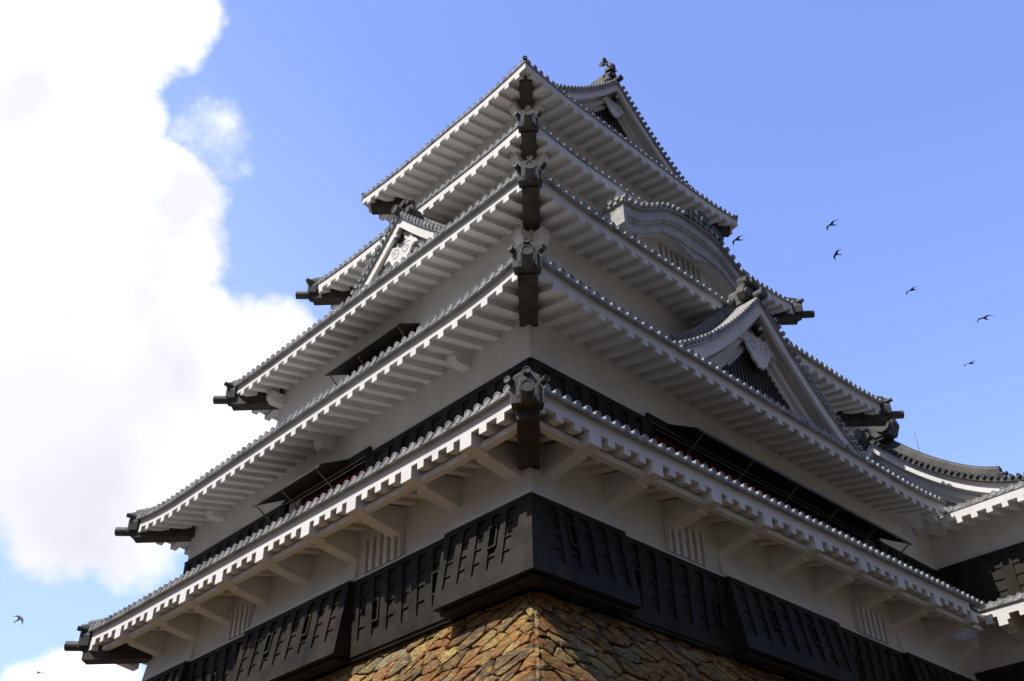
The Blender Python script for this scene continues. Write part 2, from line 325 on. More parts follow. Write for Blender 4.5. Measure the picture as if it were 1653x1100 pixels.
def corner(roofobj, x, y, dx, dy, z, oh, rise, Dr, oni=True, hb=.30):
    """hip beam, hip ridge and ridge-end ornament at one corner; (dx,dy) points outwards"""
    o = Vector((dx, dy, 0)).normalized(); w = Vector((-o.y, o.x, 0)); C = Vector((x, y, 0)); k = math.sqrt(2)
    def blk(mb, a0, a1, hw, zb0, zb1, zt0, zt1):
        p = lambda a, s, zz: C+o*a+w*(s*hw)+Vector((0, 0, zz))
        mb.hexa([p(a0, -1, zb0), p(a0, 1, zb0), p(a1, 1, zb1), p(a1, -1, zb1), p(a0, -1, zt0), p(a0, 1, zt0), p(a1, 1, zt1), p(a1, -1, zt1)])
    b = MB()
    if oni: blk(b, .16, -.30, .255, z-.22, z-.28, z+.30, z+.30)
    blk(b, -.06 if oni else -.42, -(oh*k+.12), .245, z-hb, z-hb, z+.2, z+.3)
    b.build('hip_beam', 'beam', roofobj, bevel=.012)
    # hip ridge along the roof
    r = MB(); cap = MB(); rows = []; crow = []
    n = 7
    for j in range(n+1):
        d = (-.02 if oni else .3)+(Dr+.02-(0 if oni else .3))*j/n; zz = z+.38+rise(max(d, 0)); c = C-o*(d*k); up = (-.22 if not oni else 0)+.08*max(0, 1-j/2.5)**2
        zz += up
        rows.append([c+w*.17+Vector((0, 0, zz-.1)), c+w*.14+Vector((0, 0, zz+.15)), c-w*.14+Vector((0, 0, zz+.15)), c-w*.17+Vector((0, 0, zz-.1))])
        crow.append([c+w*(.12*math.cos(a))+Vector((0, 0, zz+.16+.12*math.sin(a))) for a in [i*math.pi/6 for i in range(7)]]+[c-w*.05+Vector((0,0,zz+.10))])
    r.sweep(rows); r.sweep(crow)
    r.build('hip_ridge', 'tile_dark', roofobj, smooth=True)
    if not oni: return
    g = MB()   # ornament block with shaped plate
    top = z+.10
    prof = [(-.36, -.30), (-.38, .05), (-.30, .22), (-.30, .40), (-.12, .52), (.12, .52), (.30, .40), (.30, .22), (.38, .05), (.36, -.30)]
    a = [C+o*.10+w*p+Vector((0, 0, top+q)) for p, q in prof]; bb = [C-o*.22+w*p*.9+Vector((0, 0, top+q)) for p, q in prof]
    g.sweep([a, bb])
    a = [C+o*.17+w*p*.6+Vector((0, 0, top+.02+q*.62)) for p, q in prof]; bb = [C+o*.08+w*p*.62+Vector((0, 0, top+.02+q*.62)) for p, q in prof]
    g.sweep([a, bb])
    on = g.build('ridge_end_plate', 'tile_dark', roofobj, bevel=.02)
    t = MB(); ax = (o+Vector((0, 0, .04))).normalized()
    t.tile_end(C+o*.64+Vector((0, 0, z-.08)), ax, .16, .54, 18)
    t.build('round_end_tile', 'tile_dark', on, smooth=True)
    t = MB(); t.tile_end(C+o*.26+Vector((0, 0, top+.46)), ax, .085, .3); t.build('round_end_tile', 'tile_dark', on, smooth=True)
    for sg in (-1, 1):
        t = MB(); q = (o*.8+w*sg*.55+Vector((0, 0, .06))).normalized(); t.tile_end(C+o*.20+w*(sg*.43)+Vector((0, 0, top+.26)), q, .082, .3); t.build('round_end_tile', 'tile_dark', on, smooth=True)

# tier data: x0,x1,y0,y1, corner heights (front, left end, right end), lift, overhang
T = {1: (-11.86, 11.62, -10.285, 10.52, 5.15, 5.32, 5.52, .08, 1.53), 2: (-10.894, 10.10, -9.449, 10.835, 9.86, 9.80, 9.86, .22, 1.5),
     3: (-9.524, 9.88, -8.324, 7.732, 14.44, 14.50, 14.45, .24, 1.3), 4: (-7.663, 8.035, -6.511, 5.929, 19.38, 19.38, 19.40, .27, 1.08), 5: (-6.414, 6.712, -5.242, 4.796, 24.30, 24.22, 24.24, .26, 1.38)}
LIFTL = {1: .10, 2: .32, 3: .06, 4: .2, 5: .2}
rise_n = lambda d: .40*d+.045*d*d
XC5 = .15; APX5 = 29.25
drop5 = lambda s: 1.15*s-.07*s*s
HX5 = T[5][1]-XC5
def rise5(d):
    s = max(0, HX5-d); return (APX5-drop5(s))-(APX5-drop5(HX5))
roofs = {}
BRX = (-9.75, -7.61, -5.34, -3.20, -.83, 1.46, 3.57, 5.71, 8.11); BRY = (-8.3, -6.2, -4.05, -2.08, .06, 2.13, 4.15, 6.11, 8.19)
for i in (1, 2, 3, 4, 5):
    x0, x1, y0, y1, zc, zl, zr, lift, oh = T[i]
    rf = empty_r = bpy.data.objects.new('roof', None); COL.objects.link(rf); rf.parent = keep; roofs[i] = rf
    rise = rise_n if i < 5 else rise5
    Dr = {1: 2.5, 2: 2.45, 3: 2.9, 4: 2.65, 5: .95}[i]
    EO = .09 if i > 3 else .0
    R = Side('R', x0, x1, y0, y1, zc, zr, lift); Ls = Side('L', x0, x1, y0, y1, zc, zl, LIFTL[i])
    B = Side('B', x0, x1, y0, y1, zl, zl, lift); Fs = Side('F', x0, x1, y0, y1, zr, zl, lift)
    if i == 1:
        R.smax = 20.9; eave(rf, R, oh, rise, None, Dr, fas_end=19.8, tile_end=20.75, skip=[v-x0 for v in BRX])
        R.zb = zr
    else: eave(rf, R, oh, rise, None, Dr, eo=EO)
    if i < 5:
        eave(rf, Ls, oh, rise, None, Dr, eo=EO, skip=[v-y0 for v in BRY] if i == 1 else ()); eave(rf, B, oh, rise, None, Dr)
        if i > 2: eave(rf, Fs, oh, rise, None, Dr)
        elif i == 2: Fs.smax = Fs.L; eave(rf, Fs, oh, rise, None, .5)
    else:
        g = lambda L: (lambda s: HX5 if .95 < s < L-.95 else .95)
        for q in (Ls, Fs):
            L = q.L
            class _D: pass
            # custom: full slope to the ridge between the gables
            def mk(L):
                return lambda s: HX5
            eave(rf, q, oh, rise, None, .95, eo=EO)
            f = MB(); NS = 14
            rows = [[q.P(2.0+(L-4.0)*a/NS, .9+(HX5-.9)*j/NS, q.z(3.5)+.38+rise(.9+(HX5-.9)*j/NS)+.05) for j in range(NS+1)] for a in range(NS+1)]
            f.grid(rows)
            s = 2.16
            while s < L-2.0:
                rows = []
                for j in range(9):
                    d = .9+(HX5-.9)*j/8; z = q.z(3.5)+.43+rise(d)
                    rows.append([q.P(s+.088*math.cos(a), d, z+.10*math.sin(a)) for a in (0, .8, 1.57, 2.3, 3.1416)])
                f.grid(rows); s += TS
            f.build('tile_slope', 'tile', rf, smooth=True)
        eave(rf, B, oh, rise, None, Dr)
    for (cx, cy, dx, dy, z) in [(x0, y0, -1, -1, zc), (x0, y1, -1, 1, zl), (x1, y0, 1, -1, zr), (x1, y1, 1, 1, zl)]:
        if i == 1 and dx > 0: continue
        if i == 2 and dx > 0: continue
        corner(rf, cx, cy, dx, dy, z, oh, rise, Dr, oni=not (i == 5), hb=(.50 if dy < 0 else .64) if i == 1 else (.32 if dx+dy < 0 else .44))
    if i == 5:   # slim corner finials instead of large end tiles
        for (cx, cy, dx, dy, z) in [(x0, y0, -1, -1, zc), (x0, y1, -1, 1, zl), (x1, y0, 1, -1, zr), (x1, y1, 1, 1, zl)]:
            t = MB(); o = Vector((dx, dy, .1)).normalized(); c = Vector((cx, cy, z+.52)); t.tile_end(c+o*.05, o, .09, .4)
            t.build('round_end_tile', 'tile_dark', rf, smooth=True)
# walls of the storeys
def slab(mb, x0, x1, y0, y1, z0, z1): mb.hexa([(x0, y0, z0), (x1, y0, z0), (x1, y1, z0), (x0, y1, z0), (x0, y0, z1), (x1, y0, z1), (x1, y1, z1), (x0, y1, z1)])
WX, WY = -10.3, -8.75
W2X, W2Y = -9.39, -7.95
storeys = {}
def wallbox(n, x0, x1, y0, y1, z0, z1):
    m = MB(); slab(m, x0, x1, y0, y1, z0, z1); storeys[n] = m.build('wall', 'plaster', keep); return storeys[n]
wallbox(1, WX, 12, WY, 9.0, 1.895, 5.5)
m = MB(); slab(m, WX-.05, 12, WY-.05, 9.05, 1.80, 1.892); m.build('sill_beam', 'board', keep)
wallbox(3, -8.22, 8.6, -7.02, 6.43, 9.9, 14.85)
wallbox(4, -6.6, 6.95, -5.45, 4.85, 14.5, 19.7)
wallbox(5, -5.02, 5.32, -3.86, 3.4, 19.6, 24.75)

# ------- black weatherboards
def hexf(mb, fn, s0, s1, z0, z1, h0, h1, s0t=None, s1t=None):
    """box on a (maybe sloping) wall face; fn(s,z,h) -> world"""
    s0t = s0 if s0t is None else s0t; s1t = s1 if s1t is None else s1t
    mb.hexa([fn(s0, z0, h0), fn(s1, z0, h0), fn(s1, z0, h1), fn(s0, z0, h1), fn(s0t, z1, h0), fn(s1t, z1, h0), fn(s1t, z1, h1), fn(s0t, z1, h1)])
def loophole(parent, fn, sc, zc, h):
    w = .10; hh = .24
    f = MB()
    hexf(f, fn, sc-w-.05, sc+w+.05, zc-hh-.05, zc-hh, h, h+.07); hexf(f, fn, sc-w-.05, sc+w+.05, zc+hh, zc+hh+.05, h, h+.07)
    hexf(f, fn, sc-w-.05, sc-w, zc-hh, zc+hh, h, h+.07); hexf(f, fn, sc+w, sc+w+.05, zc-hh, zc+hh, h, h+.07)
    o = f.build('loophole', 'board', parent)
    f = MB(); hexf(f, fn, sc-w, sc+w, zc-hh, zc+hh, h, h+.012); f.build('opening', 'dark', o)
def boards(parent, fn, s0, s1, z0, z1, name='weatherboard', n=None, loops=(), bot=.34, top=.14, laps=3, endpad=.12, gap=.60):
    n = n or max(1, round((s1-s0-2*endpad)/gap)); L = (s1-s0-2*endpad)/n
    st = .30*L/.6; m = MB()
    hexf(m, fn, s0, s1, z0, z1, 0, .025)                         # back board
    hexf(m, fn, s0, s1, z0, z0+bot, .026, .095); hexf(m, fn, s0, s1, z1-top, z1, .026, .095)
    za, zb = z0+bot, z1-top
    for k in range(n+1):
        c = s0+endpad+k*L; a, b = max(s0, c-st/2), min(s1, c+st/2)
        if k == 0: a = s0
        if k == n: b = s1
        hexf(m, fn, a, b, za, zb, .026, .095)
    for k in range(n):
        a = s0+endpad+k*L+st/2; b = a+L-st
        for j in range(laps+1):       # overlapping boards inside each panel
            q0 = za+(zb-za)*j/(laps+1); q1 = za+(zb-za)*(j+1)/(laps+1)
            m.hexa([fn(a, q0, .026), fn(b, q0, .026), fn(b, q0, .052), fn(a, q0, .052), fn(a, q1, .026), fn(b, q1, .026), fn(b, q1, .030), fn(a, q1, .030)])
            if j: hexf(m, fn, a-.0, b+.0, q0-.03, q0, .030, .068)
    o = m.build(name, 'board', parent, bevel=.006)
    for k, dz in loops:
        c = s0+endpad+(k+.5)*L; loophole(o, fn, c, (z0+z1)/2+dz, .07)
    return o
fL = lambda x, pf=None: (lambda s, z, h: (x-h-(pf(z) if pf else 0), s, z))
fR = lambda y, pf=None: (lambda s, z, h: (s, y-h-(pf(z) if pf else 0), z))
pf = lambda z: .165*(4.75-z)
ZB0, ZB1 = 1.88, 3.88
boards(storeys[1], fL(WX), -6.05, -2.35, ZB0, ZB1, loops=((0, -.05), (4, -.05)), n=6)
boards(storeys[1], fL(WX), 2.66, 5.95, ZB0, ZB1, loops=((2, -.05),), n=5)
boards(storeys[1], fR(WY), -7.40, -3.45, ZB0, ZB1, loops=((0, -.05), (5, -.05)), n=6)
boards(storeys[1], fR(WY), 1.80, 5.55, ZB0, ZB1, loops=((1, -.05), (4, -.05)), n=6)
for fn, s0, s1 in ((fL(WX), -6.05, -2.35), (fL(WX), 2.66, 5.95), (fR(WY), -7.4, -3.45), (fR(WY), 1.8, 5.55)):
    m = MB(); hexf(m, fn, s0, s1, 3.882, 3.925, 0, .115); m.build('ledge', 'plaster', storeys[1])
# stone-dropping bays
def bay(x0, x1, y0, y1, faces, nL, nR, loL, loR):
    """x0/y0 outer wall lines; faces: which sides lean out"""
    pL = pf if 'L' in faces else (lambda z: 0); pR = pf if 'R' in faces else (lambda z: 0)
    zb, zm, zt = 1.92, 3.86, 4.76
    def ring(z, e=0, cut=0):
        a = x0-(pL(z)+e if 'L' in faces else 0); b = y0-(pR(z)+e if 'R' in faces else 0)
        return [(a, b, z), (x1, b, z), (x1, y1, z), (a, y1, z)]
    m = MB(); m.hexa(ring(zm, .0)+ring(zt, .0)); o = m.build('drop_bay', 'plaster', storeys[1])
    m = MB(); m.hexa(ring(3.868, .13)+ring(3.91, .13)); m.build('ledge', 'plaster', o)
    m = MB(); m.hexa(ring(zb, .0)+ring(3.862, .0)); core = m.build('bay_core', 'board', o)
    if 'L' in faces:
        s0 = y0-(pR(zb) if 'R' in faces else 0)
        fn = fL(x0, pL)
        bb = boards(o, fn, y0 if 'R' in faces else y0, y1, zb, 3.86, 'bay_boards', n=nL, loops=loL, gap=.55, bot=.42)
    if 'R' in faces:
        bb = boards(o, fR(y0, pR), x0, x1, zb, 3.86, 'bay_boards', n=nR, loops=loR, gap=.55, bot=.42)
    if faces == 'LR':
        m = MB()
        for (h0, h1) in ((0, .077),):
            a = lambda z, e: (x0-pL(z)-e, y0-pR(z)-e, z)
            for z0_, z1_ in ((zb, 3.86),):
                r = lambda z: [(x0-pL(z)-.097, y0-pR(z)-.097, z), (x0+.02, y0-pR(z)-.097, z), (x0+.02, y0+.02, z), (x0-pL(z)-.097, y0+.02, z)]
                m.hexa(r(z0_)+r(z1_))
        m.build('corner_post', 'board', o)
    m = MB()   # tray below
    a = x0-(pL(zb)-.07 if 'L' in faces else 0); b = y0-(pR(zb)-.07 if 'R' in faces else 0)
    slab(m, a, x1-.08, b, y1-.08, 1.80, 1.88); m.build('tray', 'board', o)
    return o
bay(WX, -7.41, WY, -6.07, 'LR', 5, 5, ((1, .25),), ((1, .25),))
def bayL(y0, y1, n, lo):
    zb, zm, zt = 1.92, 3.86, 4.76
    r = lambda z, e=0: [(WX-pf(z)-e, y0, z), (WX+.3, y0, z), (WX+.3, y1, z), (WX-pf(z)-e, y1, z)]
    o = MB().hexa(r(zm)+r(zt)).build('drop_bay', 'plaster', storeys[1]); MB().hexa(r(3.868, .13)+r(3.91, .13)).build('ledge', 'plaster', o)
    MB().hexa([(p[0], p[1], p[2]) for p in r(zb)]+r(3.862)).build('bay_core', 'board', o)
    boards(o, fL(WX, pf), y0, y1, zb, 3.86, 'bay_boards', n=n, loops=lo, bot=.42)
    m = MB(); slab(m, WX-pf(zb)+.07, WX+.2, y0+.08, y1-.08, 1.80, 1.88); m.build('tray', 'board', o)
def bayR(x0, x1, n, lo):
    zb, zm, zt = 1.92, 3.86, 4.76
    r = lambda z, e=0: [(x0, WY-pf(z)-e, z), (x1, WY-pf(z)-e, z), (x1, WY+.3, z), (x0, WY+.3, z)]
    o = MB().hexa(r(zm)+r(zt)).build('drop_bay', 'plaster', storeys[1]); MB().hexa(r(3.868, .13)+r(3.91, .13)).build('ledge', 'plaster', o)
    MB().hexa(r(zb)+r(3.862)).build('bay_core', 'board', o)
    boards(o, fR(WY, pf), x0, x1, zb, 3.86, 'bay_boards', n=n, loops=lo, bot=.42)
    m = MB(); slab(m, x0+.08, x1-.08, WY-pf(zb)+.07, WY+.2, 1.80, 1.88); m.build('tray', 'board', o)
bayL(-2.33, 2.64, 8, ((2, .2), (5, .2))); bayL(5.97, 9.0, 5, ((2, .2),))
bayR(-3.43, 1.78, 8, ((2, .2), (5, .2))); bayR(5.6, 10.45, 8, ((2, .2), (5, .2)))
# lattice windows of storey 1 (slots between plaster bars, leaning sill)
def lattice(parent, fn, s0, s1, z0, z1, n, h=.05, name='lattice_window', barw=.5, mat_='plaster'):
    m = MB(); hexf(m, fn, s0, s1, z0, z1, .004, .010); o = m.build(name, 'recess', parent)
    L = (s1-s0)/n
    for k in range(n+1):
        c = s0+L*k; w = L*barw/2; b = MB(); hexf(b, fn, max(s0, c-w), min(s1, c+w), z0, z1, .012, .16 if h > .02 else .05); b.build('bar', mat_, o)
    return o
lattice(storeys[1], fL(WX), -4.25, -2.75, 3.95, 4.85, 5); lattice(storeys[1], fL(WX), 2.7, 3.75, 3.95, 4.85, 4)
lattice(storeys[1], fR(WY), -5.6, -4.15, 3.95, 4.85, 5); lattice(storeys[1], fR(WY), 3.2, 4.75, 3.95, 4.85, 5)
for fn, s0, s1 in ((fL(WX), -6.0, -4.30), (fR(WY), -7.38, -5.65)): pass

# brackets and purlin under roof 1
def bracket(sd_, s, hw=.19):
    z = sd_.z(s); P = sd_.P; prof = [(-.006, -.0), (-.006, -.33), (.50, -.36), (.51, -.42), (.60, -.42), (1.7, -.60), (1.7, .25), (.5, .0)]
    MB().sweep([[P(s-hw, d, z+q) for d, q in prof], [P(s+hw, d, z+q) for d, q in prof]]).build('bracket_arm', 'plaster', roofs[1], bevel=.01)
x0, x1, y0, y1, zc, zl, zr, lift, oh = T[1]
R1 = Side('R', x0, x1, y0, y1, zc, zr, .08); L1 = Side('L', x0, x1, y0, y1, zc, zl, .10)
for xx in (-9.75, -7.61, -5.34, -3.20, -.83, 1.46, 3.57, 5.71, 8.11): bracket(R1, xx-x0)
for yy in (-8.3, -6.2, -4.05, -2.08, .06, 2.13, 4.15, 6.11, 8.19): bracket(L1, yy-y0)
bracket(L1, 10.15-y0)
for q, sa, sb_ in ((R1, .62, 21.0), (L1, .62, 20.1)):
    rows = []
    for a in range(31):
        s = sa+(sb_-sa)*a/30; z = q.z(s)
        rows.append([q.P(s, .28, z-.31), q.P(s, .47, z-.31), q.P(s, .47, z-.16), q.P(s, .28, z-.16)])
    MB().sweep(rows).build('purlin', 'plaster', roofs[1], bevel=.008)
# curved corbel near the turret
MB().sweep([[(9.3+a, y, z) for y, z in [(-8.75, 4.2), (-9.0, 4.32), (-9.35, 4.62), (-9.6, 4.75), (-9.6, 5.0), (-8.75, 5.1)]] for a in (0, .3)]).build('bracket_arm', 'plaster', roofs[1], bevel=.01)

# ------- storey 2 with the long shuttered openings: wall built round the openings
m = MB()
def ring_wall(mb, ax, c, depth, segs, z0, z1, op):  # op: (s0,s1,za,zb)
    f = (lambda s, z, h: (c+h, s, z)) if ax == 'x' else (lambda s, z, h: (s, c+h, z))
    a, b = segs; s0, s1, za, zb = op
    for (p, q, r, t) in ((a, s0, z0, z1), (s1, b, z0, z1), (s0, s1, zb, z1), (s0, s1, z0, za)):
        mb.hexa([f(p, r, 0), f(q, r, 0), f(q, r, depth), f(p, r, depth), f(p, t, 0), f(q, t, 0), f(q, t, depth), f(p, t, depth)])
ring_wall(m, 'x', W2X, .12, (W2Y, 9.33), 5.6, 10.25, (-1.15, 3.10, 6.7, 8.42))
ring_wall(m, 'y', W2Y, .12, (W2X+.12, 12.), 5.6, 10.25, (-4.70, 7.45, 6.7, 8.42))
slab(m, W2X+.35, 11.9, 8.98, 9.33, 5.6, 10.25); slab(m, 8.25, 8.6, W2Y+.35, 8.98, 5.6, 10.25)
storeys[2] = m.build('wall', 'plaster', keep)
def opening(fn, s0, s1, hs0, hs1, proj, dropz, rods, zt=8.42, frame_side=None, red=True, zh=8.62):
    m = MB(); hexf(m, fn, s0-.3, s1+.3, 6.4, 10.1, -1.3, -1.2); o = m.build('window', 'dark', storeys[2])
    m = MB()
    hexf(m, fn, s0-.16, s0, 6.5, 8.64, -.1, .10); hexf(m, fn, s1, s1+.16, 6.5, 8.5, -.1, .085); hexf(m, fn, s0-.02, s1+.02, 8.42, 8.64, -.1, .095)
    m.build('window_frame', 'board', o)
    m = MB(); hexf(m, fn, s0, s1, 8.375, 8.41, .05, .10); m.build('rail', 'rod', o)
    if red:
        m = MB(); n = int((s1-s0)/.36)
        for k in range(n):
            a = s0+.08+k*(s1-s0-.1)/n; hexf(m, fn, a, a+.22, 6.5, 8.30, -.26, -.20)
        m.build('red_slats', 'red', o)
        m = MB(); hexf(m, fn, s0, s1, 6.5, 9.4, -.50, -.48); m.build('inner_screen', 'shut', o)
    # shutter propped outwards
    m = MB(); q = lambda s, t, e: fn(s, zh-dropz*t-e, .10+proj*t)
    m.hexa([q(hs0, 0, .07), q(hs1, 0, .07), q(hs1, 1, .07), q(hs0, 1, .07), q(hs0, 0, 0), q(hs1, 0, 0), q(hs1, 1, 0), q(hs0, 1, 0)])
    sh = m.build('shutter', 'shut', storeys[2])
    m = MB(); m.hexa([q(hs0-.02, .95, .10), q(hs1+.02, .95, .10), q(hs1+.02, 1.03, .10), q(hs0-.02, 1.03, .10), q(hs0-.02, .95, .02), q(hs1+.02, .95, .02), q(hs1+.02, 1.03, .02), q(hs0-.02, 1.03, .02)]); m.build('lip', 'beam', sh)
    for r in rods: MB().cyl(fn(r, zh-dropz-.1, .10+proj*.95), fn(r, 7.35, .04), .024, n=6).build('prop_rod', 'rod', sh, smooth=True)
opening(fL(W2X), -1.15, 3.10, -.30, 3.20, 1.0, .52, (-.1, 1.7, 3.1))
opening(fR(W2Y), -4.70, 7.45, -3.94, 7.55, 1.0, .56, (-3.7, -1.35, .95, 3.2, 5.4, 7.45))
boards(storeys[2], fL(W2X), W2Y-.0, -1.32, 6.0, 8.40, gap=.62, laps=2); boards(storeys[2], fL(W2X), 3.27, 9.33, 6.0, 8.40, gap=.62, laps=2)
boards(storeys[2], fR(W2Y), W2X, -4.87, 6.0, 8.42, gap=.62, laps=2); boards(storeys[2], fR(W2Y), 7.62, 11.6, 6.0, 8.42, gap=.55, laps=3)
for a_ in ((fL(W2X), 3.28, 9.38, 8.402, 8.43, 0, .10), (fR(W2Y), 7.62, 11.7, 8.422, 8.45, 0, .09), (fL(W2X), W2Y-.09, -1.32, 8.402, 8.43, 0, .09), (fR(W2Y), W2X, -4.87, 8.422, 8.45, 0, .09)):
    m = MB(); hexf(m, *a_); m.build('ledge', 'board', storeys[2])
# shutter of storey 3 (left face)
fn3 = fL(-8.22)
m = MB(); hexf(m, fn3, -1.8, 2.15, 11.9, 13.35, -.01, .02); o3 = m.build('window', 'dark', storeys[3])
m = MB(); q3 = lambda s, t, e: fn3(s, 13.42-.42*t-e, .02+.85*t)
m.hexa([q3(-1.86, 0, .06), q3(2.12, 0, .06), q3(2.12, 1, .06), q3(-1.86, 1, .06), q3(-1.86, 0, 0), q3(2.12, 0, 0), q3(2.12, 1, 0), q3(-1.86, 1, 0)])
s3 = m.build('shutter', 'shut', storeys[3])
for r in (-1.75, .4, 1.95): MB().cyl(fn3(r, 12.95, .8), fn3(r, 12.2, .03), .022, n=6).build('prop_rod', 'rod', s3)
# white beam ends under the eaves
def beam_end(fn, s, z, tier, w=.17, L=.62, h=.34):
    if tier == 3 and s < 0: L = .45
    prof = [(0, -h), (L*.75, -h), (L, -h*.45), (L, .1), (0, .1)]
    MB().sweep([[fn(s-w, z+b, a) for a, b in prof], [fn(s+w, z+b, a) for a, b in prof]]).build('beam_end', 'plaster', storeys[tier], bevel=.01)
for y in (-5.5, .8, 7.2): beam_end(fL(W2X), y, 9.62, 2)
for t, wx, wy, z, ye, xe in ((3, -8.22, -7.02, 13.85, 6.2, 8.3), (4, -6.6, -5.45, 19.2, 4.6, 6.7), (5, -5.02, -3.86, 24.1, 3.1, 5.1)):
    for s in (wy+.17, ye)[:2 if t == 3 else 1]: beam_end(fL(wx), s, z+(.4 if s > 0 else 0), t)
    beam_end(fR(wy), wx+.17, z, t)

# ------------------------------------------------------------------ gables
def gable(parent, O, n, t, drop, S, k=1.0, Lb=2.2, ridge_L=None, tilemat='tile', pend=True, slat=True, oniscale=1.0, ov=.5, field_h=None, kud=True, tiles_r=.085, floor=-99, kud_end=.85, vo=.16, kq=None):
    O = Vector(O); n = Vector(n); t = Vector(t); Z = Vector((0, 0, 1)); ridge_L = ridge_L or Lb
    def G(s, h, o):
        p = O+t*s+n*o+Z*(-drop(abs(s))+h); p.z = max(p.z, floor+h*.01); return p
    NN = 16; sv = [S*i/NN for i in range(-NN, NN+1)]
    g = bpy.data.objects.new('gable', None); COL.objects.link(g); g.parent = parent
    def band(name, h0, h1, o0, o1, m='plaster', lim=1.0, smin_=0):
        mb = MB()
        for sg in (-1, 1):
            mb.sweep([[G(sg*s, h1, o0), G(sg*s, h0, o0), G(sg*s, h0, o1), G(sg*s, h1, o1)] for s in [S*lim*i/NN for i in range(NN+1)]])
        return mb.build(name, m, g)
    sl = 1.35   # bands are measured vertically; steep slope makes them look narrower
    band('verge_board', -.37*k*sl, 0, 0, -.12)
    band('verge_soffit', -.12, -.02, -.12, -ov-.1)
    band('barge_board', -.66*k*sl, -.13, -ov, -ov-.10)
    band('barge_board', -.68*k*sl, -.46*k*sl, -ov+.07, -ov-.02)
    band('barge_board', -.90*k*sl, -.62*k*sl, -ov-.10, -ov-.18)
    # infill field
    mb = MB(); zb = max(-drop(S)-.6, floor-O.z)
    fh = -.82*k*sl
    sv = [s for s in sv if O.z-drop(abs(s))+fh > floor+.05]
    rows = [[G(s, fh-.3+.35, -ov-.20), O+t*s+n*(-ov-.20)+Z*zb] for s in sv]; rows2 = [[G(s, fh, -ov-.30), O+t*s+n*(-ov-.30)+Z*zb] for s in sv]
    mb.sweep([[a[0], a[1], b[1], b[0]] for a, b in zip(rows, rows2)]); fo = mb.build('gable_field', 'shut' if slat else 'recess', g)
    if slat:
        mb = MB(); s = -S
        while s < S:
            top = O+t*s+n*(-ov-.19)+Z*(-drop(abs(s))+fh+.2); bot = O+t*s+n*(-ov-.19)+Z*zb
            if top.z > bot.z:
                w = .055
                mb.hexa([bot-t*w, bot+t*w, bot+t*w+n*.07, bot-t*w+n*.07, top-t*w, top+t*w, top+t*w+n*.07, top-t*w+n*.07])
            s += .19
        mb.build('slats', 'beam', fo)
    # roof slab and tile rolls
    mb = MB()
    for sg in (-1, 1):
        mb.sweep([[G(sg*s, .14, vo-.08), G(sg*s, .005, vo-.08), G(sg*s, .005, -Lb), G(sg*s, .14, -Lb)] for s in [S*i/NN for i in range(NN+1)]])
    o = -1.0
    while o > -Lb:
        for sg in (-1, 1):
            mb.grid([[G(sg*s, .14+.09*math.sin(a), o+.085*math.cos(a)) for a in (0, .8, 1.57, 2.3, 3.14)] for s in [S*i/NN for i in range(NN+1)]])
        o -= TS
    mb.build('tile_slope', tilemat, g, smooth=True)
    # verge tiles: short rolls with round ends facing outwards
    mb = rest_tiles if parent is not turret else None; s = .28
    while s < S:
        e = .02; sl_ = (drop(s+e)-drop(s))/e
        for sg in (-1, 1):
            c = G(sg*s, .20, vo)
            if c.z < floor+.1: continue
            if mb is None: MB().tile_end(c, n, tiles_r, .85, 10).build('tile_end', tilemat, g, smooth=True)
            else: mb.tile_end(c, n, tiles_r, .85, 10)
        s += .26/math.sqrt(1+sl_*sl_)*1.02
    # wavy lower lip of the verge tiles
    # main ridge
    def ridge(name, f0, f1, nseg, hw, hh, par, lat, cap=.13, sink=.1):
        r = []; c = []
        for i in range(nseg+1):
            p = f0(i/nseg); 
            r.append([p+lat*hw-Z*sink, p+lat*hw*.85+Z*hh, p-lat*hw*.85+Z*hh, p-lat*hw-Z*sink])
            c.append([p+lat*(cap*math.cos(a))+Z*(hh+cap*math.sin(a)) for a in [j*math.pi/6 for j in range(7)]]+[p+Z*(hh-.05)])
        mb = MB().sweep(r); mb.sweep(c); return mb.build(name, 'tile_dark', par, smooth=True)
    q = oniscale; kq = kq or q
    rd = ridge('ridge', lambda u: G(0, .2, -.25-u*(ridge_L-.25)), None, 4, .24*q, .45*q, g, t, .17*q)
    def oni(name, c, d, lat, sc, cyl_len):
        prof = [(-.42, -.42), (-.52, -.2), (-.46, .05), (-.36, .15), (-.40, .38), (-.2, .58), (0, .64), (.2, .58), (.40, .38), (.36, .15), (.46, .05), (.52, -.2), (.42, -.42)]
        f = lambda o_, ks: [c+d*o_+lat*(p*sc*ks)+Z*(r_*sc*ks) for p, r_ in prof]
        mb = MB().sweep([f(.0, .92), f(-.05, 1), f(-.28*sc, 1)]); ob = mb.build('ridge_end_tile', 'tile_dark', g, bevel=.015)
        for sg in (-1, 1):   # curls on the plate
            for (p, r_, rr) in ((.30, -.18, .17), (.26, .28, .13)):
                MB().tile_end(c+lat*(sg*p*sc)+Z*(r_*sc)+d*.09, d, rr*sc, .12, 12).build('curl', 'tile_dark', ob, smooth=True)
        mb = MB(); ax = (d+Z*.12).normalized(); mb.tile_end(c+ax*cyl_len+Z*.30*sc, ax, .155*sc, cyl_len+.1, 16); mb.build('round_end_tile', 'tile_dark', ob, smooth=True)
        return ob
    oni('x', G(0, .50*q, -.18), n, t, q, .16*q)
    # round tile closing the verge at the apex
    MB().tile_end(G(0, .22, .28), n, .19*k, .7, 16).build('apex_tile', 'tile_dark', g, smooth=True)
